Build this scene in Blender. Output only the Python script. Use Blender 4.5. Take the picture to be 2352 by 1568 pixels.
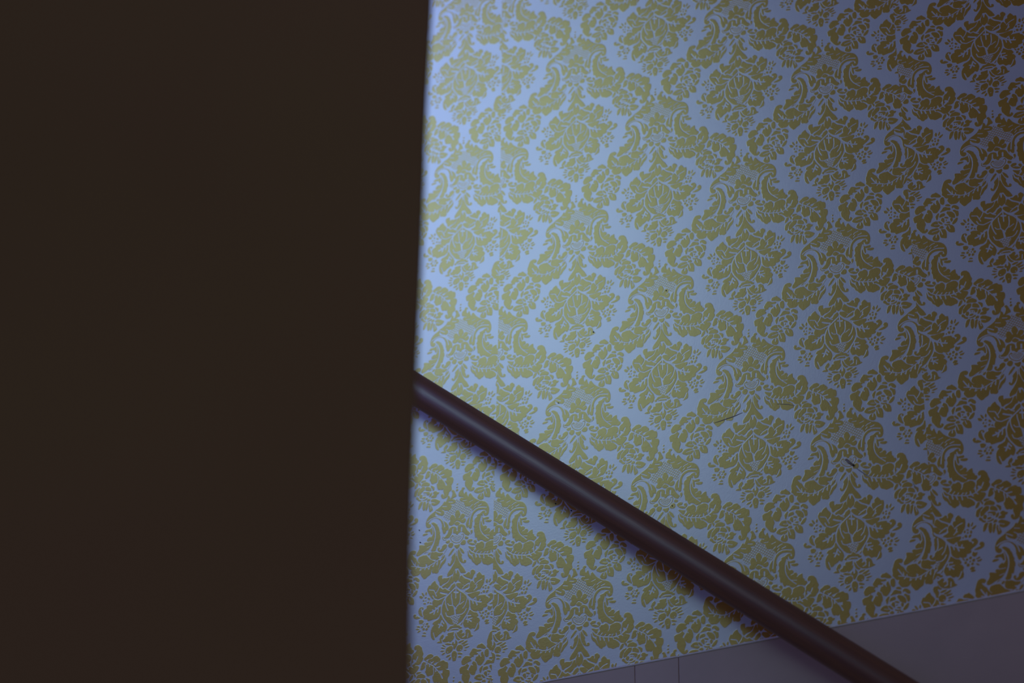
import bpy, bmesh, math, random
import numpy as np
from mathutils import Vector, Matrix

for o in list(bpy.data.objects): bpy.data.objects.remove(o)
SC=bpy.context.scene; COL=SC.collection
random.seed(4)

# ---------------- camera ----------------
CAM=Vector((1.24593,-2.42232,-1.91826))
RIGHT=Vector((0.877725,0.479117,0.006832)); UP=Vector((0.223189,-0.421407,0.878978)); BACK=Vector((0.424012,-0.769976,-0.476813))
FPX=6006.1
cd=bpy.data.cameras.new('camera'); cam=bpy.data.objects.new('camera',cd); COL.objects.link(cam)
cam.matrix_world=Matrix(((RIGHT.x,UP.x,BACK.x,CAM.x),(RIGHT.y,UP.y,BACK.y,CAM.y),(RIGHT.z,UP.z,BACK.z,CAM.z),(0,0,0,1)))
cd.sensor_width=36; cd.lens=FPX/2352*36; cd.clip_start=.05
cd.dof.use_dof=True; cd.dof.focus_distance=2.96; cd.dof.aperture_fstop=4.0
SC.camera=cam

# ---------------- world, light, exposure ----------------
w=bpy.data.worlds.new('world'); SC.world=w; w.use_nodes=True
bg=w.node_tree.nodes['Background']; bg.inputs[0].default_value=(.0555,.0495,.054,1); bg.inputs[1].default_value=1.0
SC.view_settings.view_transform='Standard'; SC.view_settings.look='None'
SC.view_settings.exposure=0; SC.view_settings.gamma=1; SC.view_settings.use_curve_mapping=False

def area(name,loc,target,sx,sy,power,col,spread):
    l=bpy.data.lights.new(name,'AREA'); l.shape='RECTANGLE'; l.size=sx; l.size_y=sy; l.energy=power; l.color=col
    l.spread=math.radians(spread)
    o=bpy.data.objects.new(name,l); COL.objects.link(o); o.location=loc
    o.rotation_euler=(Vector(target)-Vector(loc)).to_track_quat('-Z','Y').to_euler()
    return o
# daylight of the stairwell: a pale window high behind the viewer's left shoulder; the broad blue lamp at left is an added fill
area('window_daylight',(-1.42,-2.24,1.26),(-.19,0,-.30),.9,1.2,.52,(.535,.815,1.0),27)
area('blue_fill',(-1.2,-.62,.50),(-.25,0,-.40),1.1,1.3,6.0,(.21,.23,1.0),140)

# ---- traced motif: crop origins (x0,y0,scale) ----
CROPS={'A':(1620,340,13.0667),'B':(1620,430,13.0667),'C':(1740,430,13.0667),'D':(1520,430,13.0667),
       'E':(1520,520,13.0667),'F':(1610,510,10.4545),'G':(1610,600,10.4545),'S':(1600,320,3.92)}
# P = gold polygon, W = paper stroke (width first), I = gold stroke, O = gold discs (x,y,r), H = paper polygon, M = paper mesh (spacing,line width)
MOTIF='''
C P 60 640 200 690 330 700 470 740 640 700 780 600 860 600 880 660 780 760 640 830 500 850 380 870 250 850 130 800 60 730
C P 1300 480 1400 500 1540 540 1640 600 1740 690 1820 800 1850 880 1810 870 1720 740 1640 690 1560 640 1420 590 1330 560
D P 1130 1250 1300 1250 1500 1260 1640 1210 1780 1120 1900 1040 1930 1080 1820 1180 1720 1250 1560 1310 1340 1350 1180 1330
A O 1080 75 26 1075 165 28 1080 242 36
A M 60 21 1080 470 1200 540 1330 620 1400 690 1530 680 1640 720 1580 790 1540 870 1500 960 1400 970 1340 880 1250 850 1170 775 1110 780 1060 880 960 930 910 1000 915 1090 870 1120 780 1100 690 1040 700 960 760 870 900 800 940 700 990 650 1050 570
A P 905 275 955 245 990 270 1030 340 1065 395 1060 425 1000 450 955 485 900 520 878 515 920 450 942 380 945 320
A P 820 415 855 445 868 500 905 522 980 508 1040 530 1052 570 1030 612 950 640 870 655 930 685 925 745 895 800 820 828 740 842 670 828 703 880 703 930 680 975 640 992 590 982 520 972 440 930 400 920 440 850 540 780 640 690 690 600 705 590 720 625 760 580 795 500 800 440
A P 440 850 520 870 440 905 445 960 440 1000 540 1010 620 1045 690 1100 740 1170 750 1155 800 1185 850 1240 870 1310 868 1380 840 1375 805 1380 785 1460 745 1495 710 1470 690 1400 665 1340 670 1300 660 1220 620 1140 550 1085 470 1068 380 1085 290 1140 240 1205 225 1240 240 1265 285 1255 312 1300 285 1350 230 1370 175 1345 150 1290 150 1220 180 1120 240 1030 320 960 390 910
A W 22 190 1200 290 1115 400 1060 500 1045 600 1065 680 1125 720 1190 750 1290
A W 26 445 940 445 1000 540 1020 660 1060 720 1120
A W 20 840 590 960 580
A W 17 650 725 780 718
A W 18 640 825 715 850
A W 22 440 880 510 890 595 915
A P 1140 370 1150 300 1190 250 1235 220 1225 190 1260 155 1300 155 1320 180 1272 215 1275 290 1318 345 1350 300 1365 265 1385 280 1400 340 1440 405 1462 400 1475 330 1510 300 1540 330 1600 395 1680 440 1770 470 1830 490 1900 485 1990 500 2060 545 2110 620 2130 700 2125 790 2095 860 2040 885 1990 870 1975 830 2000 800 2050 820 2060 800 2055 740 2000 715 1920 715 1800 740 1720 790 1650 870 1620 950 1615 1030 1640 1080 1610 1085 1610 1180 1600 1270 1560 1280 1510 1240 1480 1190 1470 1280 1440 1240 1430 1160 1450 1080 1500 990 1530 970 1560 880 1620 790 1600 720 1560 690 1540 655 1430 672 1370 668 1330 590 1340 560 1250 550 1180 510 1200 470 1235 445 1160 412
A W 24 2045 645 1900 650 1800 668 1700 720 1620 795 1565 900 1540 1000 1525 1170
A W 18 1655 605 1710 550 1790 510
A W 14 1490 540 1600 480
A W 15 1160 425 1285 435
A W 15 1280 525 1400 490
A W 16 1545 655 1600 600
A W 16 1650 695 1700 630
A W 20 1780 625 1880 570
A P 1060 920 1080 840 1120 800 1160 800 1200 850 1220 900 1210 960 1230 950 1280 890 1330 890 1360 920 1360 970 1320 1020 1380 1010 1405 1040 1400 1090 1350 1140 1290 1145 1250 1110 1170 1085 1110 1085 1060 1150 1020 1210 960 1240 890 1230 880 1180 930 1120 915 1050 930 970 980 940 1030 970 1070 1010 1050 960
A W 14 1080 1015 1045 940
A W 14 1195 1000 1220 945
A W 12 1290 1050 1345 1012
A P 1050 1190 1110 1125 1150 1115 1240 1160 1180 1215 1110 1225
A W 20 870 1240 905 1320
B P 1180 60 1230 20 1300 10 1360 25 1400 60 1440 130 1500 190 1560 212 1592 220 1590 140 1630 140 1645 185 1620 240 1570 275 1500 300 1430 280 1370 235 1310 205 1270 212 1200 255 1170 312 1140 300 1110 272 1050 272 1030 230 1035 145 1015 150 1000 230 960 320 920 390 860 430 770 440 735 430 800 380 860 300 890 200 910 150 980 100 1060 90 1110 105 1130 150 1120 200 1150 222 1185 190 1170 120
B W 38 1290 100 1290 185
B W 26 1017 150 1008 240
B W 18 1410 30 1480 140 1580 215 1592 240 1545 285
B I 22 718 400 698 450 740 488 830 478
B M 42 14 1000 400 1040 350 1110 320 1160 350 1220 300 1290 310 1330 350 1280 430 1210 490 1130 495 1060 470
B I 24 1000 350 965 390 960 430 1000 490 1070 525 1150 538 1230 520 1300 460 1350 390 1372 310 1345 262 1305 290
B O 1020 350 24
B P 810 530 860 500 925 478 940 500 930 552 860 575 825 565
B P 895 620 940 560 1000 540 1045 565 1045 620 1010 680 960 690 910 665
B P 1085 610 1180 590 1250 560 1255 610 1220 680 1170 695 1110 650
B P 1280 540 1340 460 1390 430 1440 460 1445 520 1420 565 1340 580 1300 570
B P 1410 370 1430 325 1500 345 1525 360 1500 400 1430 405
B P 1490 470 1530 420 1580 400 1650 400 1645 450 1580 480 1640 500 1720 510 1760 500 1710 470 1700 430 1750 410 1790 440 1790 480 1740 540 1660 560 1580 545 1520 510
B W 13 1560 497 1640 478 1740 502
B P 320 50 370 25 430 40 510 80 505 100 550 150 570 200 580 240 612 310 590 330 620 390 625 460 600 500 590 580 570 660 520 660 520 720 490 800 460 820 400 830 360 815 400 740 440 640 470 520 480 400 460 270 430 180 380 110
D P 1660 130 1700 200 1740 300 1750 400 1740 500 1690 620 1620 740 1570 800 1500 840 1400 900 1310 970 1240 1000 1205 985 1210 930 1265 850 1290 790 1280 700 1330 690 1420 690 1480 700 1430 640 1450 610 1520 590 1560 580 1520 540 1530 500 1580 450 1640 420 1680 400 1680 355 1640 355 1620 300 1560 280 1500 310 1432 312 1480 250 1560 230 1640 200
D P 1365 410 1400 365 1480 345 1540 350 1490 390 1430 410 1390 425
D W 18 1650 140 1690 250 1692 350 1640 430
D W 24 1640 90 1710 150 1765 260 1775 400 1755 530 1700 660 1620 770 1540 880 1450 940 1280 1010 1200 1045
D W 14 1520 590 1690 542
D W 13 1530 740 1650 680
D P 1450 920 1490 870 1570 840 1582 862 1520 905 1470 935
D P 1560 940 1590 890 1640 860 1650 880 1620 940 1580 950
D P 905 1150 930 1080 950 1000 990 910 1060 865 1130 855 1180 880 1175 920 1140 960 1090 955 1062 930 1080 990 1130 1040 1190 1070 1230 1140 1290 1190 1370 1220 1385 1260 1320 1280 1270 1250 1230 1265 1200 1290 1100 1300 1060 1390 1000 1385 950 1330 905 1300 920 1240
D P 1060 1310 1130 1300 1190 1345 1290 1315 1335 1340 1345 1390 1400 1400 1340 1490 1280 1540 1130 1565 1080 1510 1045 1460 1080 1390 1060 1350
D P 1370 1390 1480 1310 1560 1310 1600 1340 1640 1320 1660 1260 1720 1240 1750 1270 1710 1360 1680 1480 1590 1545 1540 1600 1490 1620 1440 1580 1370 1500 1390 1440
D P 1740 1290 1780 1240 1820 1170 1860 1190 1900 1130 1920 1050 1980 1060 1970 1150 1930 1270 1920 1330 1940 1380 1900 1430 1850 1435 1800 1425 1760 1440 1730 1400 1745 1340
D P 1980 1200 2020 1120 2090 1050 2135 1000 2142 940 2152 1040 2120 1120 2060 1180 2010 1270 1940 1345 1960 1260
D P 2000 1030 2050 950 2115 895 2100 970 2040 1040 1990 1070
D P 1265 1100 1290 1040 1360 970 1400 950 1450 972 1520 952 1570 1000 1640 1060 1720 1085 1780 1100 1780 1130 1720 1140 1680 1170 1640 1225 1590 1205 1530 1215 1500 1275 1440 1275 1400 1230 1330 1180 1275 1140
D P 1650 1000 1660 900 1690 850 1740 860 1820 835 1890 860 1960 860 2050 845 2020 900 1960 940 1890 950 1880 980 1940 1010 1910 1050 1800 1050 1720 1055 1670 1030
D P 1870 770 1880 720 1930 710 1940 740 1910 768 1950 780 2010 720 2010 670 2060 620 2120 600 2160 630 2150 690 2090 750 2030 810 1960 830 1900 810
D I 15 2172 720 2090 850 2010 980
D W 21 1060 1290 1180 1288 1300 1292 1400 1315 1560 1285 1690 1205 1830 1110 1960 1010
D W 28 1050 1130 1120 1220 1190 1290
D W 20 1182 1190 1188 1280
D W 20 1270 1240 1290 1310
D W 22 1200 1350 1250 1300
D W 20 1340 1385 1370 1300
D W 24 1495 1355 1525 1265
D W 24 1620 1335 1645 1240
D W 20 1740 1250 1800 1150
D W 22 1880 1195 1890 1080
D W 24 1560 1290 1530 1210
E P 595 160 640 100 700 85 740 55 790 85 840 120 880 165 830 190 760 190 690 180 620 190
E P 390 370 420 320 480 220 540 215 620 240 720 220 740 250 690 270 610 290 600 310 650 340 640 370 540 370 500 400 510 440 440 430 400 410
E P 840 300 850 230 900 190 950 200 965 300 950 390 900 405 850 370
E P 580 480 600 430 660 390 660 350 700 390 740 390 740 300 780 275 800 330 840 400 840 490 790 570 740 640 650 635 610 550 570 530
E P 150 590 200 500 270 440 380 435 460 450 400 490 450 530 430 560 370 580 340 620 290 670 230 690 170 670
E P 380 790 430 700 470 640 500 560 540 560 590 590 620 680 620 770 590 810 560 910 480 920 420 880 400 830
E P 105 790 160 740 240 710 300 650 360 660 380 700 340 740 330 790 380 830 400 900 425 970 390 1060 380 1150 420 1150 420 1110 450 1100 480 1130 460 1175 400 1215 330 1210 270 1160 230 1110 190 1070 180 980 210 910 130 920 110 850
E W 16 170 702 250 690 305 640
E W 28 350 785 400 690 425 620 480 520 545 465
E W 24 345 615 425 625
E W 22 425 620 490 655
E W 22 440 490 520 490
E W 22 540 395 560 475
E W 20 540 392 640 400
E W 22 560 455 620 380 690 320 760 240
E W 20 610 305 690 330 735 400
E P 830 615 880 560 920 490 980 470 1040 490 1100 490 1115 530 1100 560 1020 560 960 580 900 600 840 625
E P 970 420 1030 390 1090 395 1120 440 1060 450 1000 440
E P 1150 460 1200 420 1260 420 1330 460 1350 510 1320 540 1260 530 1210 480 1180 490 1160 510
E P 1180 560 1230 550 1270 580 1320 580 1330 680 1310 730 1270 740 1250 680 1230 620 1180 580
E P 1000 640 1020 600 1090 600 1150 610 1210 660 1230 720 1220 780 1150 770 1080 750 1050 700
E P 800 780 820 700 880 660 940 650 960 680 950 720 870 750
E P 840 850 870 790 930 790 935 870 930 920 880 890
E P 930 760 1000 750 1050 770 1030 800 960 790
E P 1090 820 1110 780 1160 790 1160 850 1130 890 1110 870
E P 1140 940 1180 870 1240 800 1290 770 1300 810 1260 900 1200 950 1160 965
E P 700 750 740 690 780 650 800 660 780 740 750 830 730 850
E P 760 890 800 880 870 930 880 970 820 960 780 920
E P 980 910 1040 890 1090 895 1070 930 1020 930
E P 930 960 1000 970 1080 950 1080 985 1000 1000 940 985
E O 985 850 22
E P 560 985 620 920 680 890 745 885 750 940 800 990 800 1020 730 1050 640 1035 570 1015
E W 12 660 980 800 970
E P 470 1220 540 1130 620 1095 720 1080 770 1090 770 1130 790 1150 760 1200 700 1240 600 1265 510 1250
E W 15 590 1190 775 1120
E P 790 1260 800 1170 830 1110 940 1110 970 1180 980 1260 970 1360 900 1355 820 1345
E W 17 815 1115 865 1255
E P 600 1350 640 1290 700 1260 750 1260 780 1330 770 1410 720 1445 640 1440 590 1400
E W 22 690 1340 700 1270
E P 970 1080 990 1030 1050 1000 1130 985 1180 1030 1200 1090 1200 1185 1110 1195 1050 1180 1000 1130
E W 17 1040 1000 1075 1090
E P 790 1060 830 1020 880 1010 910 1060 870 1085 800 1080
A P 1760 885 1870 830 1920 775 1980 750 2020 765 1985 800 1950 830 1925 900 1900 960 1875 1060 1870 1180 1895 1290 1955 1385 2060 1450 2170 1510 2210 1540 2168 1576 2098 1606 2028 1596 1995 1566 1898 1560 1858 1606 1818 1566 1798 1496 1748 1516 1728 1456 1728 1386 1698 1346 1708 1256 1675 1216 1702 1180 1710 1110 1690 1060 1710 990 1780 930
A P 1960 960 2050 930 2130 910 2145 950 2100 980 2010 990
A P 2030 1020 2100 1000 2200 980 2240 1000 2200 1045 2120 1060 2050 1045
A P 1940 930 1980 960 2000 1060 2000 1130 1960 1130 1930 1050 1930 980
A P 1890 1050 1910 1060 1930 1130 1990 1170 2060 1170 2100 1200 2060 1240 2130 1240 2160 1225 2200 1260 2190 1310 2240 1290 2320 1240 2340 1240 2348 1346 2388 1366 2408 1416 2458 1416 2468 1466 2408 1526 2338 1516 2218 1526 2160 1500 2040 1440 1950 1370 1900 1270 1885 1150
A W 22 1910 900 1870 1040 1865 1180 1900 1300 1970 1390 2060 1450 2170 1510
A W 18 1925 950 1925 1050 1955 1140 2000 1170
A W 14 2030 1290 2100 1250
A W 14 2040 1425 2190 1410
A W 14 2190 1320 2230 1290
A W 20 1950 840 1968 900 2030 910 2090 895
C P 880 380 920 330 980 290 1000 230 985 190 960 230 930 220 920 170 950 120 1010 95 1080 95 1150 150 1180 240 1220 310 1190 390 1225 440 1190 510 1160 540 1150 580 1090 620 1000 630 940 640 890 640 940 580 1040 560 1010 520 990 490 930 490 910 520 900 580 860 590 860 500 880 440
C W 24 1050 400 1010 500
C P 640 790 700 800 780 790 790 730 830 700 890 720 910 690 880 660 940 640 980 660 1080 660 1105 700 1080 750 1040 810 980 880 880 900 820 870 760 830
C P 200 530 260 490 320 480 370 440 420 440 470 500 470 570 440 640 390 700 310 690 240 710 190 690 230 640 210 590
C P 520 480 570 440 640 410 720 380 780 390 830 430 835 490 800 560 740 620 700 680 640 740 580 690 520 700 470 740 420 760 400 700 440 660 490 610 520 540
C P -30 600 80 612 185 608 130 660 80 690 0 650
B P 1530 720 1570 830 1650 860 1700 920 1750 1020 1760 1060 1690 1020 1660 960 1590 930 1540 860
C P 130 820 170 790 210 820 220 870 270 870 290 830 320 880 370 880 390 940 410 990 380 1040 320 1070 290 1110 230 1095 200 1060 190 980 150 900 130 860
C P 380 870 410 830 450 850 500 870 520 810 600 840 690 850 760 890 810 940 800 1000 740 1020 690 1050 620 1080 560 1060 490 1060 450 1010 420 930
C P 0 700 40 700 80 760 115 812 60 800 20 770
C P 150 715 200 665 230 680 190 725
C W 22 -80 590 0 670 90 742 200 775 330 792 480 775 600 772 730 740 850 670 940 590
C W 20 200 650 120 740
C W 20 290 690 230 760
C W 20 390 715 330 800
C W 20 510 705 450 780
C W 20 605 690 560 780
C W 24 700 660 725 740
C W 24 775 770 690 720
C W 30 240 880 210 780
C W 30 360 880 310 780
C W 24 490 885 470 790
C W 20 640 830 600 770
C W 24 830 600 850 680
C W 20 905 710 840 670
C W 36 920 510 945 575
C W 16 0 575 120 580 225 520
C W 16 690 830 780 860 830 900
C P 1260 430 1310 390 1380 320 1470 290 1540 320 1540 360 1480 400 1400 430 1350 450 1300 480 1260 480
C P 1370 490 1430 440 1510 420 1580 350 1670 320 1730 360 1785 400 1770 450 1700 480 1620 510 1560 550 1510 545 1550 500 1480 490 1400 505
C P 1160 740 1180 650 1210 560 1250 530 1310 540 1310 640 1290 700 1220 750 1180 765
C P 1310 600 1340 590 1380 560 1420 590 1460 650 1500 600 1530 600 1560 690 1590 780 1560 850 1460 880 1430 900 1390 890 1360 830 1320 790 1330 690
C P 1620 600 1680 550 1700 510 1790 460 1890 420 1940 460 2010 460 2040 500 2040 630 1950 640 2000 670 2080 670 2110 720 2100 820 2060 880 2050 930 2080 1020 2040 1070 1990 1100 1970 1200 1920 1270 1840 1305 1780 1300 1740 1240 1750 1190 1800 1180 1820 1210 1800 1260 1840 1240 1850 1190 1810 1090 1810 1020 1820 960 1840 900 1790 820 1820 790 1900 770 1880 700 1800 700 1740 700 1720 650 1780 610 1720 600 1650 620
C P 1580 680 1610 640 1640 700 1660 760 1700 730 1730 740 1790 810 1820 870 1830 930 1800 1000 1770 1050 1700 1040 1650 1060 1610 1030 1580 950 1570 900 1600 820
C W 22 1240 480 1330 525 1450 565 1560 590 1650 660 1740 730 1820 800 1890 900
C O 0 0 1
C W 22 1380 450 1355 520
C W 24 1450 630 1435 560
C W 22 1560 485 1475 560
C W 20 1575 690 1580 600
C W 28 1660 745 1660 665
C W 26 1785 600 1655 640
C W 28 1870 712 1755 745
C W 22 1362 590 1340 530
C W 36 1860 860 1890 900
C W 18 1580 660 1600 780 1580 870
C W 18 1300 590 1330 650 1320 760
C P 1030 880 1060 830 1130 810 1200 815 1150 850 1080 885
C P 1050 960 1090 900 1200 850 1260 870 1320 890 1330 940 1290 970 1200 970 1110 980 1050 1000
C P 820 1090 840 1000 880 930 940 910 930 980 880 1060
C P 950 900 1000 890 1030 940 1010 980 980 940
C P 1360 960 1420 960 1490 990 1490 1070 1460 1100 1430 1040 1390 1000
C P 940 1250 950 1170 1020 1080 1090 1010 1170 1005 1180 1050 1150 1110 1080 1170 1020 1250 960 1290
C P 1200 1100 1210 1010 1270 990 1350 1010 1390 1060 1390 1110 1300 1110
C P 825 1280 840 1160 900 1090 1000 1030 1020 1050 960 1110 920 1200 900 1300 860 1310
C P 1130 1190 1150 1160 1250 1140 1340 1140 1350 1190 1320 1240 1270 1240 1260 1190 1200 1180
C P 1340 1270 1370 1180 1420 1150 1430 1190 1400 1260 1360 1285
C P 1010 1310 1040 1240 1100 1240 1110 1290 1080 1350 1040 1345
C P 1110 1340 1140 1300 1220 1280 1230 1310 1170 1350
C P 1110 1400 1180 1380 1280 1310 1290 1350 1220 1390 1140 1410
C O 1165 1230 18 1225 1230 18
C P 900 1340 930 1310 980 1330 1010 1380 1090 1400 1060 1430 1000 1430 960 1395 910 1380
C P 1460 1160 1500 1110 1560 1100 1600 1130 1670 1130 1640 1180 1580 1210 1490 1200
C P 1400 1300 1430 1250 1500 1215 1590 1205 1590 1250 1560 1290 1480 1305
C P 1270 1430 1290 1370 1330 1340 1380 1350 1370 1400 1330 1410
C P 1410 1380 1460 1340 1540 1335 1640 1360 1720 1390 1680 1450 1620 1500 1540 1530 1460 1520 1430 1480 1450 1450 1420 1420
C W 14 1430 1432 1560 1445
C P 1000 1640 1010 1560 1040 1480 1090 1440 1140 1440 1120 1500 1090 1580 1060 1640 1010 1680
C P 1150 1640 1140 1540 1165 1450 1200 1425 1240 1450 1240 1540 1230 1650 1200 1700 1170 1690
C P 1260 1560 1270 1480 1310 1440 1340 1440 1330 1540 1300 1640 1270 1700 1250 1650
C P 1350 1560 1370 1470 1400 1500 1460 1580 1490 1650 1450 1700 1390 1730 1370 1660
C W 14 1400 1520 1430 1620
B P 1080 690 1100 720 1040 800 1000 860 960 895 925 930 930 885 980 800 1040 720
B P 1130 800 1140 930 1110 1050 1060 1130 1000 1195 940 1185 915 1130 950 1115 970 1160 1000 1130 1020 1060 1040 1000 1020 950 1050 900 1100 850
B P 1230 700 1270 760 1320 830 1350 860 1330 920 1360 970 1390 1050 1430 1040 1420 1000 1450 985 1490 1010 1480 1060 1430 1080 1360 1080 1300 1040 1250 960 1220 860 1215 780
B P 1260 660 1300 670 1370 720 1420 800 1400 820 1340 790 1290 740
B I 16 1178 760 1178 900
B P 1165 900 1190 900 1220 970 1270 1060 1340 1150 1420 1220 1500 1330 1470 1350 1400 1360 1340 1350 1260 1230 1200 1240 1150 1250 1140 1300 1080 1410 1010 1450 930 1500 920 1440 960 1360 1040 1250 1110 1130 1150 1020
F P 990 320 1010 250 1040 200 1050 270 1075 262 1090 185 1140 260 1150 310 1140 390 1090 440 1060 470 1020 440 990 400
F W 20 1045 180 1060 262
F P 605 420 620 370 670 350 710 350 700 390 720 450 740 410 850 400 900 370 880 430 830 490 740 530 690 580 660 560 650 500 620 470
F P 720 600 800 540 880 480 930 360 970 340 970 400 1010 450 1000 480 940 520 920 560 860 620 800 620 770 640
F P 360 660 390 600 430 600 460 540 530 480 560 540 610 580 640 620 700 620 750 655 800 622 860 655 920 640 960 560 1030 500 1060 540 1040 590 980 660 900 730 840 800 760 830 690 890 600 905 490 885 440 840 380 760 355 700
F W 17 400 690 520 690 560 760 590 812
F W 16 570 750 620 680 645 620
F W 19 500 815 540 880 640 897 740 850 830 800
F W 18 690 610 750 645 800 612 860 650 920 665
F P 500 960 520 910 620 900 720 880 800 830 790 880 750 940 720 1000 640 1010 650 1030 590 1050 500 1010
F W 30 690 732 760 745 855 752
F P 270 1210 300 1150 370 1110 360 1060 420 1030 560 1040 640 1060 700 1030 720 1080 715 1180 680 1260 620 1320 540 1340 470 1370 410 1390 390 1350 300 1350 290 1290
F W 30 455 1200 540 1160 620 1090 705 1010
F W 26 550 1220 572 1150
F W 20 642 1170 660 1090
F W 22 510 1130 560 1150
F W 22 580 1080 640 1090
F P 150 1200 170 1130 210 1095 260 1095 280 1120 260 1145 230 1140 245 1200 265 1270 270 1310 210 1290 165 1250
F W 16 218 1150 230 1120
F W 16 232 1150 248 1220 285 1300
F P 25 1310 50 1270 90 1270 90 1310 150 1310 210 1335 180 1355 110 1370 50 1360
F W 15 98 1312 110 1275
F O 325 940 15
F P 290 880 320 850 345 870 310 895
F P 370 890 390 865 430 885 430 915 395 915
F P 365 975 400 950 415 970 380 1000
F P 265 1010 300 985 330 1000 325 1025 280 1025
F P 245 950 265 920 285 935 275 965
F P 425 990 450 960 480 1000
F P 150 850 200 840 250 870 220 905 170 895
F P 210 770 250 780 285 840 260 850 225 815
F P 300 800 320 740 345 770 330 820
G P 175 450 240 435 290 450 290 490 260 520 190 530
G O 310 530 30 390 515 32 425 570 32 385 635 32 310 640 32 270 592 30
G W 16 355 575 290 500
G W 12 330 575 385 575
G O 355 572 17
G P 130 590 180 575 220 595 200 615 140 610
G P 110 650 150 635 205 650 180 670 120 668
G P 150 720 190 680 240 670 220 700 180 730
G P 290 740 330 705 375 720 370 735
G P 270 790 300 770 380 775 370 800 280 805
F P 1070 580 1120 620 1220 660 1310 680 1370 740 1440 830 1450 960 1440 1050 1390 1170 1330 1260 1240 1340 1170 1400 1100 1410 1030 1420 960 1410 870 1350 790 1260 740 1170 745 1040 780 940 820 850 880 770 980 680
F W 20 850 780 820 870 830 960 865 1050 905 1112
F W 18 972 740 972 800 1000 900 1010 980 1060 1030 1110 1060
F W 16 890 960 930 1000 1010 990
F W 18 1075 560 1080 700 1085 820
F W 34 1040 690 1130 690
F W 20 1200 705 1205 820 1190 930 1120 1010 1090 1070
F W 16 1295 880 1200 952
F W 16 1365 720 1378 820 1335 960 1280 1030
F W 18 1370 1030 1330 1110 1260 1170 1140 1192
F W 18 850 1170 880 1240 950 1252 1050 1212
F W 34 1065 1030 1095 1190
F M 44 14 960 1250 1080 1190 1160 1180 1240 1220 1180 1310 1170 1390 1110 1420 1050 1400 1030 1330
F W 24 1070 560 1170 640 1300 690 1380 760 1440 850 1460 980 1430 1090 1370 1200 1290 1320 1230 1400
F W 24 1050 600 960 690 850 800 770 920 730 1060 740 1200 800 1300 890 1390 930 1480
F P 1240 290 1310 280 1370 220 1410 230 1410 290 1440 260 1430 190 1480 155 1540 190 1545 230 1510 270 1490 330 1470 370 1400 350 1310 330
F P 1130 430 1160 380 1170 330 1200 310 1280 370 1380 390 1430 410 1420 450 1350 480 1300 520 1240 500 1190 460
F P 1080 530 1090 490 1190 480 1240 520 1290 540 1340 520 1400 480 1390 550 1330 580 1260 610 1190 610 1120 570
F W 16 1240 590 1300 530 1395 460
F P 1310 655 1400 600 1440 560 1420 510 1450 430 1490 410 1550 470 1590 500 1590 570 1640 540 1640 590 1590 630 1500 660 1400 675
F W 14 1540 610 1590 540 1600 480
F P 1530 390 1540 340 1590 330 1590 260 1650 200 1700 240 1720 270 1780 260 1790 320 1780 430 1740 510 1690 580 1650 590 1640 530 1600 510 1560 450
F W 17 1560 480 1640 400 1730 350
F W 14 1590 560 1612 470
F P 1380 710 1480 690 1580 650 1690 630 1690 670 1640 730 1560 770 1540 800 1480 790 1420 750
F P 1460 840 1510 870 1600 790 1620 750 1700 720 1840 695 1850 730 1910 740 1930 800 1910 870 1880 890 1900 940 1850 970 1800 980 1790 1040 1720 1070 1640 1050 1640 1080 1570 1080 1500 1040 1470 960
F W 26 1400 770 1540 840 1640 860 1740 860
F W 26 1600 850 1640 930
F W 20 1520 850 1540 910
F W 20 1612 860 1600 790
F W 20 1690 860 1710 800
F P 1905 690 1950 655 2000 650 2040 690 2040 740 1990 800 1930 850 1890 880 1930 780 1970 720 1920 710
F P 1950 890 2010 850 2080 810 2110 800 2070 770 2090 720 2140 710 2175 740 2170 800 2110 850 2040 880
F O 1835 545 22 1735 655 18
F P 1745 540 1770 500 1795 520 1780 555
F P 1805 490 1840 470 1860 490 1830 505
F P 1885 510 1915 490 1930 530 1905 560 1885 545
F P 1850 610 1880 575 1915 590 1880 640 1855 645
F P 1760 620 1790 590 1825 610 1815 650 1780 645
F P 1830 390 1855 335 1885 370 1875 430 1840 420
F P 1905 390 1940 315 1955 345 1925 415
F P 1915 460 1960 410 2020 375 2010 410 1960 465
F O 1865 1135 20 1875 1060 32 1940 1105 34 1910 1180 30 1820 1212 35 1770 1168 30 1800 1100 28
F P 1700 1080 1740 1090 1760 1130 1720 1110
F P 1910 990 1930 930 1970 950 2030 930 2010 990 1970 1030 1930 1020
F P 1990 1070 2060 1020 2085 1040 2010 1080
F P 2010 1105 2060 1085 2120 1062 2090 1110 2030 1130
F P 1980 1170 2020 1165 2065 1195 2020 1200
F P 1850 1290 1890 1240 1960 1245 1950 1280 1870 1310
F P 1870 1330 1920 1300 1970 1300 1960 1330 1890 1350
F P 1310 1370 1340 1290 1370 1220 1420 1120 1460 1060 1500 1080 1560 1110 1640 1110 1680 1160 1680 1180 1630 1215 1690 1220 1730 1270 1700 1330 1720 1400 1710 1470 1640 1510 1595 1530 1620 1470 1560 1460 1500 1490 1440 1440 1360 1465 1330 1420
F W 24 1380 1270 1440 1270 1515 1312
F W 22 1400 1180 1410 1280
F W 22 1495 1180 1420 1190
F W 20 1530 1235 1440 1260
F W 20 1430 1335 1430 1270
F W 17 1680 1350 1640 1450 1600 1510
G P 505 640 530 580 580 520 530 510 560 460 640 420 700 370 720 280 780 330 810 390 870 450 900 540 880 620 850 665 800 640 760 690 700 730 650 790 610 790 615 850 570 860 520 810 500 730
G W 28 765 410 740 480 700 570
G W 24 680 500 740 500
G W 24 790 530 740 490
G W 22 820 470 770 420
G W 16 560 700 620 850
G P 910 610 950 580 980 530 1050 510 1120 460 1150 490 1220 490 1240 520 1280 520 1270 550 1200 560 1210 600 1150 610 1060 610 960 630 920 630
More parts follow.
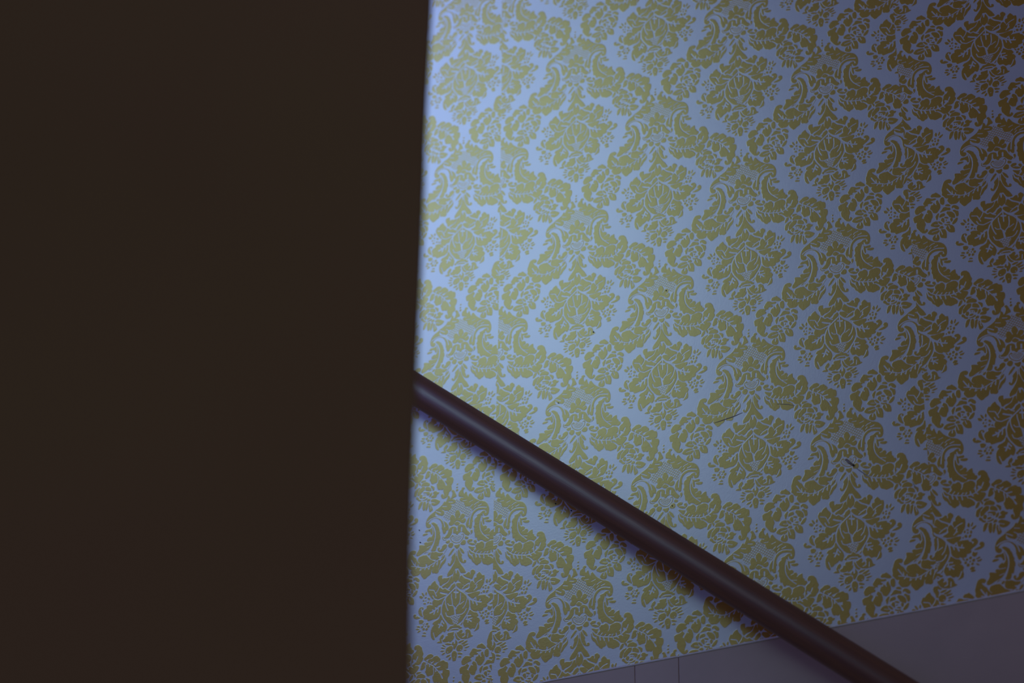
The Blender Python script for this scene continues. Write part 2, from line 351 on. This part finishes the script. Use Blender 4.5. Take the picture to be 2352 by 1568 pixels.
G W 18 970 615 1050 565 1190 548 1215 585
G W 16 970 625 1060 620 1210 600
G I 20 1000 607 1070 590 1190 577
G P 925 720 940 680 1040 660 1080 640 1080 700 1040 790 990 850 900 890 820 880 810 850 880 800 880 760 960 740
G P 665 920 700 890 750 880 730 830 760 760 810 715 835 760 810 800 790 860 795 910 740 920
G W 13 780 830 800 885
G P 980 870 1040 800 1090 720 1095 770 1060 830 1000 880
G P 1160 650 1200 640 1250 590 1290 580 1300 620 1270 660 1290 670 1350 640 1350 680 1320 730 1370 740 1360 680 1400 640 1380 580 1430 555 1490 580 1515 640 1530 680 1580 690 1530 720 1460 750 1400 770 1310 780 1240 760 1190 710
G W 15 1310 740 1380 700 1362 640
G W 15 1450 640 1440 735
G P 1115 660 1140 680 1190 760 1260 800 1210 815 1160 790 1130 740
G P 1055 900 1080 860 1110 890 1130 800 1150 820 1190 870 1180 930 1150 990 1120 1030 1095 1000 1095 940 1060 940
G W 30 1120 760 1116 885
G P 905 1070 930 1010 1000 970 1050 960 1080 1000 1070 1060 1010 1120 950 1140 910 1120
G O 1253 990 80
G P 1060 1140 1085 1080 1140 1065 1190 1110 1190 1180 1170 1250 1170 1280 1100 1300 1085 1240 1065 1190
G P 870 930 920 905 1010 910 1050 920 1000 945 920 945
G P 800 960 830 945 900 990 850 990
G P 775 1020 810 1010 890 1025 830 1045
G P 755 1100 810 1080 880 1080 820 1110
G P 805 1180 830 1140 890 1115 880 1150 830 1180
G P 915 1220 950 1180 1030 1150 1000 1200 940 1225
G P 985 1270 1010 1220 1050 1205 1040 1260 1000 1280
G P 1210 870 1260 830 1360 800 1330 840 1250 880
G P 1290 890 1350 850 1440 800 1440 830 1370 890 1310 905
G P 1330 920 1400 890 1470 870 1450 900 1360 945
G P 1370 980 1420 950 1500 925 1490 945 1420 985
G P 1360 1030 1400 1010 1440 1020 1400 1040
G P 1210 1100 1260 1090 1340 1110 1320 1130 1230 1135
G P 1220 1190 1270 1160 1310 1180 1300 1200 1240 1205
G W 16 955 1100 958 1102
G W 16 1285 1018 1288 1022
G W 14 1130 1200 1134 1202
G P 1230 470 1260 400 1300 350 1290 430 1260 475
'''.replace('C O 0 0 1\n','')

import math
HM=[[158.71392,-44.22113,1321.42061],[-55.628,360.47595,80.91462],[-0.0141,-0.03504,1.0]]
def raster_tile(MOTIF,CROPS,S=512):
    """rasterise one motif into a tile that spans two columns and one vertical repeat"""
    Hi=np.linalg.inv(np.array(HM))
    RA=2.20995
    W=2*S; Hh=int(round(S*RA))
    PX=S; PY=Hh
    def conv(c,pts):
        x0,y0,k=CROPS[c]
        p=np.array(pts,float).reshape(-1,2)
        q=np.c_[x0+p[:,0]/k,y0+p[:,1]/k,np.ones(len(p))]@Hi.T
        q=q[:,:2]/q[:,2:]
        return np.c_[(q[:,0]-2)*PX,(q[:,1]-1)*PY]      # pixels, motif origin = middle dot
    OX,OY=int(S*1.25),int(S*.25)
    CW,CH=int(S*2.6),int(S*2.9)
    cv=np.zeros((CH,CW),np.float32)
    sc=np.linalg.norm(np.diff(conv('B',[1000,1000,1100,1000]),axis=0))/100
    def smooth(p,closed=True):
        # two rounds of gentle corner cutting
        for _ in range(2):
            n=np.roll(p,-1,0)
            a=p*.86+n*.14; b=p*.14+n*.86
            if not closed:
                a=a[:-1]; b=b[:-1]
            q=np.empty((2*len(a),2)); q[0::2]=a; q[1::2]=b
            if not closed: q=np.r_[p[:1],q,p[-1:]]
            p=q
        return p
    def fill(p,val,sub=None):
        p=p+(OX,OY)
        x0,y0=np.floor(p.min(0)).astype(int)-1; x1,y1=np.ceil(p.max(0)).astype(int)+2
        x0,y0=max(x0,0),max(y0,0); x1,y1=min(x1,CW),min(y1,CH)
        gx,gy=np.meshgrid(np.arange(x0,x1)+.5,np.arange(y0,y1)+.5)
        ins=np.zeros(gx.shape,bool)
        n=np.roll(p,-1,0)
        for (ax,ay),(bx,by) in zip(p,n):
            if ay==by: continue
            c=((ay>gy)!=(by>gy))&(gx<(bx-ax)*(gy-ay)/(by-ay)+ax)
            ins^=c
        if sub is not None: ins&=sub(gx,gy)
        cv[y0:y1,x0:x1][ins]=val
    def stroke(p,w,val):
        p=p+(OX,OY); r=w/2
        for a,b in zip(p[:-1],p[1:]):
            x0,y0=np.floor(np.minimum(a,b)-r).astype(int)-1; x1,y1=np.ceil(np.maximum(a,b)+r).astype(int)+2
            x0,y0=max(x0,0),max(y0,0)
            gx,gy=np.meshgrid(np.arange(x0,min(x1,CW))+.5,np.arange(y0,min(y1,CH))+.5)
            d=b-a; t=np.clip(((gx-a[0])*d[0]+(gy-a[1])*d[1])/max(d@d,1e-9),0,1)
            cv[y0:y1,x0:x1][(gx-a[0]-t*d[0])**2+(gy-a[1]-t*d[1])**2<r*r]=val
    def grow(q):
        # ink spread: the larger the printed shape, the more it swells
        x,y=q[:,0],q[:,1]; ar=abs((x*np.roll(y,-1)-y*np.roll(x,-1)).sum())/2
        return min(max(.45+.05*math.sqrt(ar)*200/S,1.0),1.5)*S/200
    lines=[l.split() for l in MOTIF.strip().split('\n')]
    for turn in (('P','M'),('W','I','O')):
      for f in lines:
        c,k=f[0],f[1]
        if k not in turn: continue
        v=[float(t) for t in f[2:]]
        ks=sc*13.0667/CROPS[c][2]
        if k=='P':
            q=smooth(conv(c,v)); fill(q,1); stroke(np.r_[q,q[:1]],grow(q),1)
        elif k=='W': stroke(smooth(conv(c,v[1:]),False),v[0]*ks*1.12,0)
        elif k=='I': stroke(smooth(conv(c,v[1:]),False),v[0]*ks,1)
        elif k=='O':
            for i in range(0,len(v),3):
                m=conv(c,v[i:i+2])[0]; an=np.linspace(0,6.283,14)[:-1]
                fill(np.c_[m[0]+v[i+2]*ks*np.cos(an),m[1]+v[i+2]*ks*np.sin(an)],1)
        elif k=='M':
            sp,lw=v[0]*ks,v[1]*ks; p=conv(c,v[2:])
            fill(p,0)
            d1=np.array([.86,.62]);d1/=np.linalg.norm(d1); d2=np.array([.66,-.75]);d2/=np.linalg.norm(d2)
            def lat(gx,gy):
                a=np.mod(gx*-d1[1]+gy*d1[0],sp)<lw; b=np.mod(gx*-d2[1]+gy*d2[0],sp)<lw
                return a|b
            fill(p,.8,lat)
    tile=np.zeros((Hh,W),np.float32)
    yy,xx=np.nonzero(cv>0)
    for dx,dy in ((0,0),(S,Hh//2)):
        Y=np.mod(yy-OY+dy,Hh); X=np.mod(xx-OX+dx,W)
        np.maximum.at(tile,(Y,X),cv[yy,xx])
    # soften the print edge a little
    for _ in range(2):
        for ax in (0,1):
            tile=(np.roll(tile,1,ax)+2*tile+np.roll(tile,-1,ax))/4
    return tile

S_COL=.11; P_ROW=.243095          # column spacing and vertical repeat of the paper (metres)

# ---------------- helpers ----------------
def nodes(name):
    m=bpy.data.materials.new(name); m.use_nodes=True
    nt=m.node_tree; return m,nt,nt.nodes['Principled BSDF']
def N(nt,t,**kw):
    n=nt.nodes.new(t)
    for k,v in kw.items(): setattr(n,k,v)
    return n
def mixcol(nt,fac,a,b,mode='MIX'):
    n=N(nt,'ShaderNodeMix',data_type='RGBA',blend_type=mode)
    for i,v in ((0,fac),(6,a),(7,b)):
        if isinstance(v,bpy.types.NodeSocket): nt.links.new(v,n.inputs[i])
        else: n.inputs[i].default_value=v
    return n.outputs[2]
def noise(nt,scale,detail=4,rough=.55,coord='Object',vec=None):
    n=N(nt,'ShaderNodeTexNoise'); n.inputs['Scale'].default_value=scale; n.inputs['Detail'].default_value=detail; n.inputs['Roughness'].default_value=rough
    if vec is None:
        tc=N(nt,'ShaderNodeTexCoord'); vec=tc.outputs[coord]
    nt.links.new(vec,n.inputs['Vector']); return n.outputs[0]
def ramp(nt,fac,lo,hi,a=(0,0,0,1),b=(1,1,1,1)):
    r=N(nt,'ShaderNodeValToRGB'); r.color_ramp.elements[0].position=lo; r.color_ramp.elements[1].position=hi
    r.color_ramp.elements[0].color=a; r.color_ramp.elements[1].color=b
    nt.links.new(fac,r.inputs[0]); return r.outputs[0]
def bump(nt,bs,h,strength,dist):
    b=N(nt,'ShaderNodeBump'); b.inputs['Strength'].default_value=strength; b.inputs['Distance'].default_value=dist
    nt.links.new(h,b.inputs['Height']); nt.links.new(b.outputs[0],bs.inputs['Normal'])
def obj(name,bm,mat,parent=None,smooth=False):
    me=bpy.data.meshes.new(name); bm.normal_update(); bm.to_mesh(me); bm.free()
    if smooth:
        for p in me.polygons: p.use_smooth=True
    if mat: me.materials.append(mat)
    o=bpy.data.objects.new(name,me); COL.objects.link(o)
    if parent: o.parent=parent
    return o
def box(bm,a,b):
    x0,y0,z0=a; x1,y1,z1=b
    v=[bm.verts.new(p) for p in ((x0,y0,z0),(x1,y0,z0),(x1,y1,z0),(x0,y1,z0),(x0,y0,z1),(x1,y0,z1),(x1,y1,z1),(x0,y1,z1))]
    for f in ((0,3,2,1),(4,5,6,7),(0,1,5,4),(1,2,6,5),(2,3,7,6),(3,0,4,7)): bm.faces.new([v[i] for i in f])
def bevel(bm,w,seg=2):
    bmesh.ops.bevel(bm,geom=list(bm.edges),offset=w,segments=seg,affect='EDGES',profile=.5)
def structure(o,label=None):
    o['kind']='structure'
    if label: o['label']=label
    return o
def px_dir(x,y):
    return (RIGHT*((x-1176)/FPX)-UP*((y-784)/FPX)-BACK)

# ---------------- printed pattern of the paper ----------------
tile=raster_tile(MOTIF,CROPS,640)
TH,TW=tile.shape
img=bpy.data.images.new('damask_print',TW,TH,alpha=False,float_buffer=False); img.colorspace_settings.name='Non-Color'
buf=np.ones((TH,TW,4),np.float32); buf[...,:3]=tile[::-1,:,None]
img.pixels.foreach_set(buf.ravel()); img.update(); img.pack()

def paper_material():
    m,nt,bs=nodes('damask_wallpaper')
    uv=N(nt,'ShaderNodeTexCoord')
    im=N(nt,'ShaderNodeTexImage',image=img,interpolation='Cubic'); nt.links.new(uv.outputs['UV'],im.inputs[0])
    mask=im.outputs[0]
    big=noise(nt,5,5,.6); fine=noise(nt,90,4,.6)
    paper=mixcol(nt,ramp(nt,big,.35,.75),PAPER+(1,),tuple(c*.90 for c in PAPER)+(1,))
    smudge=ramp(nt,noise(nt,13,3,.5),.62,.80)
    paper=mixcol(nt,smudge,paper,tuple(c*.80 for c in PAPER)+(1,))
    gold=mixcol(nt,ramp(nt,fine,.3,.7),GOLD+(1,),tuple(c*.86 for c in GOLD)+(1,))
    nt.links.new(mixcol(nt,mask,paper,gold),bs.inputs['Base Color'])
    tint=mixcol(nt,mask,(1,1,1,1),GOLD_TINT+(1,)); nt.links.new(tint,bs.inputs['Specular Tint'])
    bs.inputs['Roughness'].default_value=PAPER_ROUGH; bs.inputs['IOR'].default_value=1.75; bs.inputs['Specular IOR Level'].default_value=PAPER_SPEC
    h=N(nt,'ShaderNodeMath',operation='MULTIPLY_ADD'); nt.links.new(mask,h.inputs[0]); h.inputs[1].default_value=1.0
    nt.links.new(noise(nt,600,2,.5),h.inputs[2])
    bump(nt,bs,h.outputs[0],.35,.00012)
    return m
PAPER=(.72,.76,.86); GOLD=(.56,.27,.026); GOLD_TINT=(1.0,.90,.38); PAPER_ROUGH=.31; PAPER_SPEC=1.0
def mat_plain(name,col,rough,var=.1,scale=6,spec=.4,b=.0002):
    m,nt,bs=nodes(name)
    c=mixcol(nt,ramp(nt,noise(nt,scale,5,.6),.3,.7),tuple(v*(1+var) for v in col)+(1,),tuple(v*(1-var) for v in col)+(1,))
    nt.links.new(c,bs.inputs['Base Color']); bs.inputs['Roughness'].default_value=rough; bs.inputs['Specular IOR Level'].default_value=spec
    bump(nt,bs,noise(nt,scale*40,4,.6),.3,b)
    return m
M_PAPER=paper_material()
M_PLASTER=mat_plain('lower_plaster',(.42,.41,.40),.8)
M_TRIM=mat_plain('painted_board',(.66,.52,.44),.55,.06,9)
def dark_material():
    m,nt,bs=nodes('brown_paint')
    a=mixcol(nt,ramp(nt,noise(nt,1.3,3,.5),.38,.62),(.44,.30,.225,1),(.43,.335,.205,1))
    b=mixcol(nt,ramp(nt,noise(nt,.9,4,.55),.35,.68),(1.08,1.08,1.08,1),(.88,.86,.86,1))
    nt.links.new(mixcol(nt,1.0,a,b,'MULTIPLY'),bs.inputs['Base Color'])
    bs.inputs['Roughness'].default_value=.7; bs.inputs['Specular IOR Level'].default_value=.25
    bump(nt,bs,noise(nt,60,4,.6),.3,.0002)
    return m
M_DARK=dark_material()
M_RIDGE=mat_plain('old_white_paint',(.80,.76,.70),.45,.1,30)
M_FLOOR=mat_plain('floor_boards',(.16,.09,.05),.6)
M_BRASS=mat_plain('dark_iron',(.05,.045,.04),.45)
M_EDGE=mat_plain('paper_edge',(.38,.36,.34),.8,.1,40)
M_SCUFF=mat_plain('torn_backing',(.32,.26,.17),.9,.2,60)
M_HOLE=mat_plain('fly_speck',(.045,.038,.03),.9,.3,60)

def rail_material():
    m,nt,bs=nodes('varnished_wood')
    tc=N(nt,'ShaderNodeTexCoord'); mp=N(nt,'ShaderNodeMapping'); mp.inputs['Scale'].default_value=(1.2,30,30)
    nt.links.new(tc.outputs['Object'],mp.inputs[0])
    g=noise(nt,7,6,.65,vec=mp.outputs[0]); g2=noise(nt,28,3,.6,vec=mp.outputs[0])
    c=mixcol(nt,ramp(nt,g,.3,.72),(.24,.095,.045,1),(.15,.056,.030,1))
    nt.links.new(c,bs.inputs['Base Color'])
    r=N(nt,'ShaderNodeMapRange'); nt.links.new(g2,r.inputs[0]); r.inputs[3].default_value=.36; r.inputs[4].default_value=.48
    nt.links.new(r.outputs[0],bs.inputs['Roughness']); bs.inputs['Specular IOR Level'].default_value=.75
    bump(nt,bs,g2,.25,.0003)
    return m
M_RAIL=rail_material()

# ---------------- the papered wall ----------------
ZTOP,ZTRIM,ZFLOOR=1.6,-3.560*P_ROW,-3.5
XL,XR=-2.2,2.4
bm=bmesh.new(); box(bm,(XL,0,ZFLOOR),(XR,.14,ZTOP))
wall=structure(obj('wall_back',bm,M_PLASTER),'wall papered in gold damask on pale blue ground')

V0,V1=-ZTOP/P_ROW,3.5625
def ipl(pts,v):
    for (a,b),(c,d) in zip(pts[:-1],pts[1:]):
        if v<=d or (c,d)==pts[-1]: return a+(c-a)*max(0,min(1,(v-b)/(d-b)))
    return pts[-1][0]
L_SEAM=[(-.963,-7),(-.963,-.3),(-.957,.15),(-.961,.66),(-.960,1.02),(-.967,1.67),(-.980,2.02),(-1.0,2.53),(-1.0,4)]
R_SEAM=[(3.835,-7),(3.835,.5),(3.846,1.5),(3.836,1.9),(3.846,2.6),(3.835,2.85),(3.84,4)]
def strip(left,right,du,dv,y,name='wallpaper_strip'):
    """one drop of wallpaper, a real thin sheet; du,dv = where its print starts"""
    bm=bmesh.new(); uvl=bm.loops.layers.uv.new('UVMap')
    vs=[V0+(V1-V0)*i/60 for i in range(61)]
    rows=[]
    for v in vs:
        l=left(v); r=right(v); rows.append([(l+(r-l)*j/4,v) for j in range(5)])
    fr=[[bm.verts.new((u*S_COL,y,-v*P_ROW)) for u,v in row] for row in rows]
    bk=[[bm.verts.new((u*S_COL,0.0,-v*P_ROW)) for u,v in row] for row in rows]
    uvs={}
    for row,f,b in zip(rows,fr,bk):
        for (u,v),a,c in zip(row,f,b): uvs[a]=uvs[c]=((u-du)/2,-(v-dv))
    n=len(rows)
    for i in range(n-1):
        for j in range(4): bm.faces.new((fr[i][j],fr[i+1][j],fr[i+1][j+1],fr[i][j+1]))
        bm.faces.new((fr[i][0],bk[i][0],bk[i+1][0],fr[i+1][0])); bm.faces.new((fr[i][4],fr[i+1][4],bk[i+1][4],bk[i][4]))
    for j in range(4):
        bm.faces.new((fr[0][j],fr[0][j+1],bk[0][j+1],bk[0][j])); bm.faces.new((fr[-1][j],bk[-1][j],bk[-1][j+1],fr[-1][j+1]))
    for f in bm.faces:
        for lp in f.loops: lp[uvl].uv=uvs[lp.vert]
    return obj(name,bm,M_PAPER,wall)
strip(lambda v:-5.85,lambda v:ipl(L_SEAM,v),-1.45631,.45195,-.0007)
strip(lambda v:ipl(L_SEAM,v)-.002,lambda v:ipl(R_SEAM,v),0,0,-.0009)
strip(lambda v:ipl(R_SEAM,v)-.002,lambda v:8.7,4.80488,.16771,-.0011)
strip(lambda v:-10.7,lambda v:-5.853,-6.3,.2,-.0007)
strip(lambda v:8.703,lambda v:13.6,9.7,.3,-.0006)

# a torn hole with a curled flake and a crack running down from it
def wp(x,y,Y=0.0):
    d=px_dir(x,y); k=(Y-CAM.y)/d.y; return CAM+d*k
def flat_patch(name,pts,y,mat,th=.0003):
    bm=bmesh.new(); f=[bm.verts.new((p.x,y,p.z)) for p in pts]; b=[bm.verts.new((p.x,y+th,p.z)) for p in pts]
    bm.faces.new(f); bm.faces.new(b[::-1])
    for i in range(len(f)): bm.faces.new((f[i],b[i],b[(i+1)%len(f)],f[(i+1)%len(f)]))
    bmesh.ops.recalc_face_normals(bm,faces=list(bm.faces))
    return obj(name,bm,mat,wall)
flat_patch('paper_tear',[wp(*p) for p in ((1941,1056),(1947,1054),(1953,1060),(1960,1065),(1965,1069),(1962,1073),(1955,1069),(1947,1063))],-.0012,M_SCUFF)
flat_patch('nail_hole',[wp(1961+2.6*math.cos(t),1069+2.2*math.sin(t)) for t in (0,.9,1.8,2.7,3.6,4.5,5.4)],-.0015,M_HOLE)
bm=bmesh.new(); q=[wp(*p) for p in ((1944,1057),(1950,1059),(1957,1066),(1949,1064))]
a=[bm.verts.new((p.x,-.0016-(.0005 if i in (1,3) else 0),p.z)) for i,p in enumerate(q)]; b=[bm.verts.new((p.x,-.0013-(.0005 if i in (1,3) else 0),p.z)) for i,p in enumerate(q)]
bm.faces.new(a); bm.faces.new(b[::-1])
for i in range(4): bm.faces.new((a[i],b[i],b[(i+1)%4],a[(i+1)%4]))
bmesh.ops.recalc_face_normals(bm,faces=list(bm.faces))
obj('paper_flake',bm,M_EDGE,wall)
def crack(pts,wd,mat=M_EDGE,name='paper_crack'):
    p=[Vector(t) for t in pts]; l=[];r=[]
    for i,t in enumerate(p):
        d=(p[min(i+1,len(p)-1)]-p[max(i-1,0)]).normalized(); n=Vector((-d.y,d.x)); k=wd*(1 if 0<i<len(p)-1 else .25)
        l.append(t+n*k); r.append(t-n*k)
    flat_patch(name,[wp(*t) for t in l+r[::-1]],-.0012,mat,.0002)
crack(((1964,1073),(1975,1081),(1987,1089),(1999,1096)),1.0)
crack(((1641,972),(1665,964),(1688,956),(1706,948)),.7)
crack(((2096,1106),(2102,1118),(2108,1124)),.8)
crack(((1785,928),(1810,929),(1826,932)),.6)
for x,y,r in ((1283.5,926,1.5),(1531,668,1.6),(1364,763,1.8),(1545,1162,1.4),(1277,1157,1.8),(1313,1173,1.8),(966,1246,1.6),(964,1218,1.4)):
    flat_patch('fly_speck',[wp(x+r*math.cos(t),y+r*math.sin(t)*.9) for t in (0,.9,1.8,2.7,3.6,4.5,5.4)],-.0012,M_HOLE,.0002)

# ---------------- white boarding under the paper ----------------
bm=bmesh.new(); box(bm,(XL,-.0072,ZTRIM-.62),(XR,-.0002,ZTRIM-.001))
trim=structure(obj('trim_1',bm,M_TRIM),'white painted boarding along the foot of the papered wall')
xs=[XL,-1.75,-1.36,-.98,-.55]
xs+=[wp(1466,1545).x,wp(1567,1545).x]; xs+=[.95,1.4,1.9,XR]
for a,b in zip(xs[:-1],xs[1:]):
    bm=bmesh.new(); box(bm,(a+.00022,-.0085,ZTRIM-.615),(b-.00022,-.0072,ZTRIM)); bevel(bm,.0005,2)
    obj('panel_board',bm,M_TRIM,trim)
# ridge of old paint that seals the paper to the boards
bm=bmesh.new(); random.seed(9)
n=160; prev=None
for i in range(n+1):
    x=-.9+2.1*i/n; h=.0028+.0016*random.random(); up=.0012*random.random()
    ring=[bm.verts.new((x,y,ZTRIM+z)) for y,z in ((-.0006,h+up),(-.0055,h*.9),(-.00865,.0012+up*.5),(-.00865,-.0007),(-.0060,-.0012))]
    if prev:
        for k in range(5): bm.faces.new((prev[k],ring[k],ring[(k+1)%5],prev[(k+1)%5]))
    else: bm.faces.new(ring)
    prev=ring
bm.faces.new(prev[::-1]); bmesh.ops.recalc_face_normals(bm,faces=list(bm.faces))
obj('paint_ridge',bm,M_RIDGE,trim,True)

# ---------------- dark near wall ----------------
hd=Vector((-BACK.x,-BACK.y,0)).normalized(); hr=Vector((hd.y,-hd.x,0))     # level view direction and its right
DEPTH=1.85
p0=CAM+px_dir(957,784)*DEPTH; base=p0-Vector((0,0,p0.z))
EDGE=[(-700,1000),(0,985),(170,976.5),(300,971),(400,969),(600,962),(850,951.5),(1050,943.5),(1250,939),(1568,937),(1900,930),(2600,914)]
def on_face(x,y):
    d=px_dir(x,y); k=(base-CAM).dot(hd)/d.dot(hd); return CAM+d*k
prof=[]
for y,x in EDGE:
    q=on_face(x+7,y); prof.append(((q-base).dot(hr),q.z))
prof=[(prof[0][0],-.42)]+[t for t in prof if t[1]<-.45 and t[1]>ZFLOOR+.2]+[(prof[-1][0],ZFLOOR)]
bm=bmesh.new(); TH_=.10; LW=1.9
sec=[(-LW,0),(-.012,0),(-.003,.003),(0,.012),(-.02,TH_),(-LW,TH_)]     # (along, back) with an eased corner
rings=[]
for e,z in prof:
    rings.append([bm.verts.new(base+hr*((a if a<=-LW+.001 else e+a))+hd*b+Vector((0,0,z))) for a,b in sec])
for A,B in zip(rings[:-1],rings[1:]):
    for k in range(6): bm.faces.new((A[k],A[(k+1)%6],B[(k+1)%6],B[k]))
bm.faces.new(rings[0]); bm.faces.new(rings[-1][::-1]); bmesh.ops.recalc_face_normals(bm,faces=list(bm.faces))
near=structure(obj('wall_left',bm,M_DARK),'plain dark brown near wall filling the left of the view')

# ---------------- floor ----------------
bm=bmesh.new(); box(bm,(XL,-4.2,ZFLOOR-.1),(XR,.14,ZFLOOR))
structure(obj('floor',bm,M_FLOOR))

# ---------------- handrail ----------------
RY=-.062; RD=.0190
A=wp(950,892.5,RY); B=wp(1949,1517,RY)
d=(B-A).normalized(); slope=math.atan2(-d.z,d.x)
rail=bpy.data.objects.new('handrail',None); COL.objects.link(rail); rail.location=A
rail['label']='dark varnished round wooden handrail sloping down in front of the damask wallpaper'; rail['category']='handrail'
def rail_part(name,bm,mat,smooth=True):
    return obj(name,bm,mat,rail,smooth)
bm=bmesh.new(); n=40; L0,L1=-.72,1.25; rings=[]
stations=[(L0,.6),(L0+.003,.9),(L0+.008,1)]+[(L0+.01+(L1-L0-.02)*i/24,1) for i in range(25)]+[(L1-.008,1),(L1-.003,.9),(L1,.6)]
for t,s in stations:
    r=[]
    for k in range(n):
        an=2*math.pi*k/n; y=math.cos(an)*RD*s; z=math.sin(an)*RD*s
        if z<-RD*.86*s: z=-RD*.86*s-(abs(z)-RD*.86*s)*.4       # slightly flattened foot of a mopstick rail
        r.append(bm.verts.new((t,y,z)))
    rings.append(r)
for a,b in zip(rings[:-1],rings[1:]):
    for k in range(n): bm.faces.new((a[k],b[k],b[(k+1)%n],a[(k+1)%n]))
bm.faces.new(rings[0]); bm.faces.new(rings[-1][::-1]); bmesh.ops.recalc_face_normals(bm,faces=list(bm.faces))
g=rail_part('grip',bm,M_RAIL); g.rotation_euler=(0,slope,0)
def bracket(t):
    px=d.x*t; pz=d.z*t
    bm=bmesh.new()
    pts=[(px,0,pz-RD*.9),(px,0,pz-.045),(px,.02,pz-.062),(px,-RY-.001,pz-.066)]
    prev=None
    for i,p in enumerate(pts):
        q=Vector(pts[min(i+1,3)])-Vector(pts[max(i-1,0)]); q.normalize(); s=Vector((1,0,0)); u=q.cross(s).normalized()
        ring=[bm.verts.new(Vector(p)+s*.006*math.cos(k*math.pi/4)+u*.006*math.sin(k*math.pi/4)) for k in range(8)]
        if prev:
            for k in range(8): bm.faces.new((prev[k],ring[k],ring[(k+1)%8],prev[(k+1)%8]))
        else: bm.faces.new(ring)
        prev=ring
    bm.faces.new(prev[::-1])
    c=bmesh.ops.create_cone(bm,cap_ends=True,segments=20,radius1=.024,radius2=.022,depth=.006)['verts']
    bmesh.ops.rotate(bm,verts=c,cent=(0,0,0),matrix=Matrix.Rotation(math.pi/2,3,'X')); bmesh.ops.translate(bm,verts=c,vec=(px,-RY-.0042,pz-.066))
    bmesh.ops.recalc_face_normals(bm,faces=list(bm.faces))
    rail_part('bracket',bm,M_BRASS,False)
for t in (-.42,1.02): bracket(t)
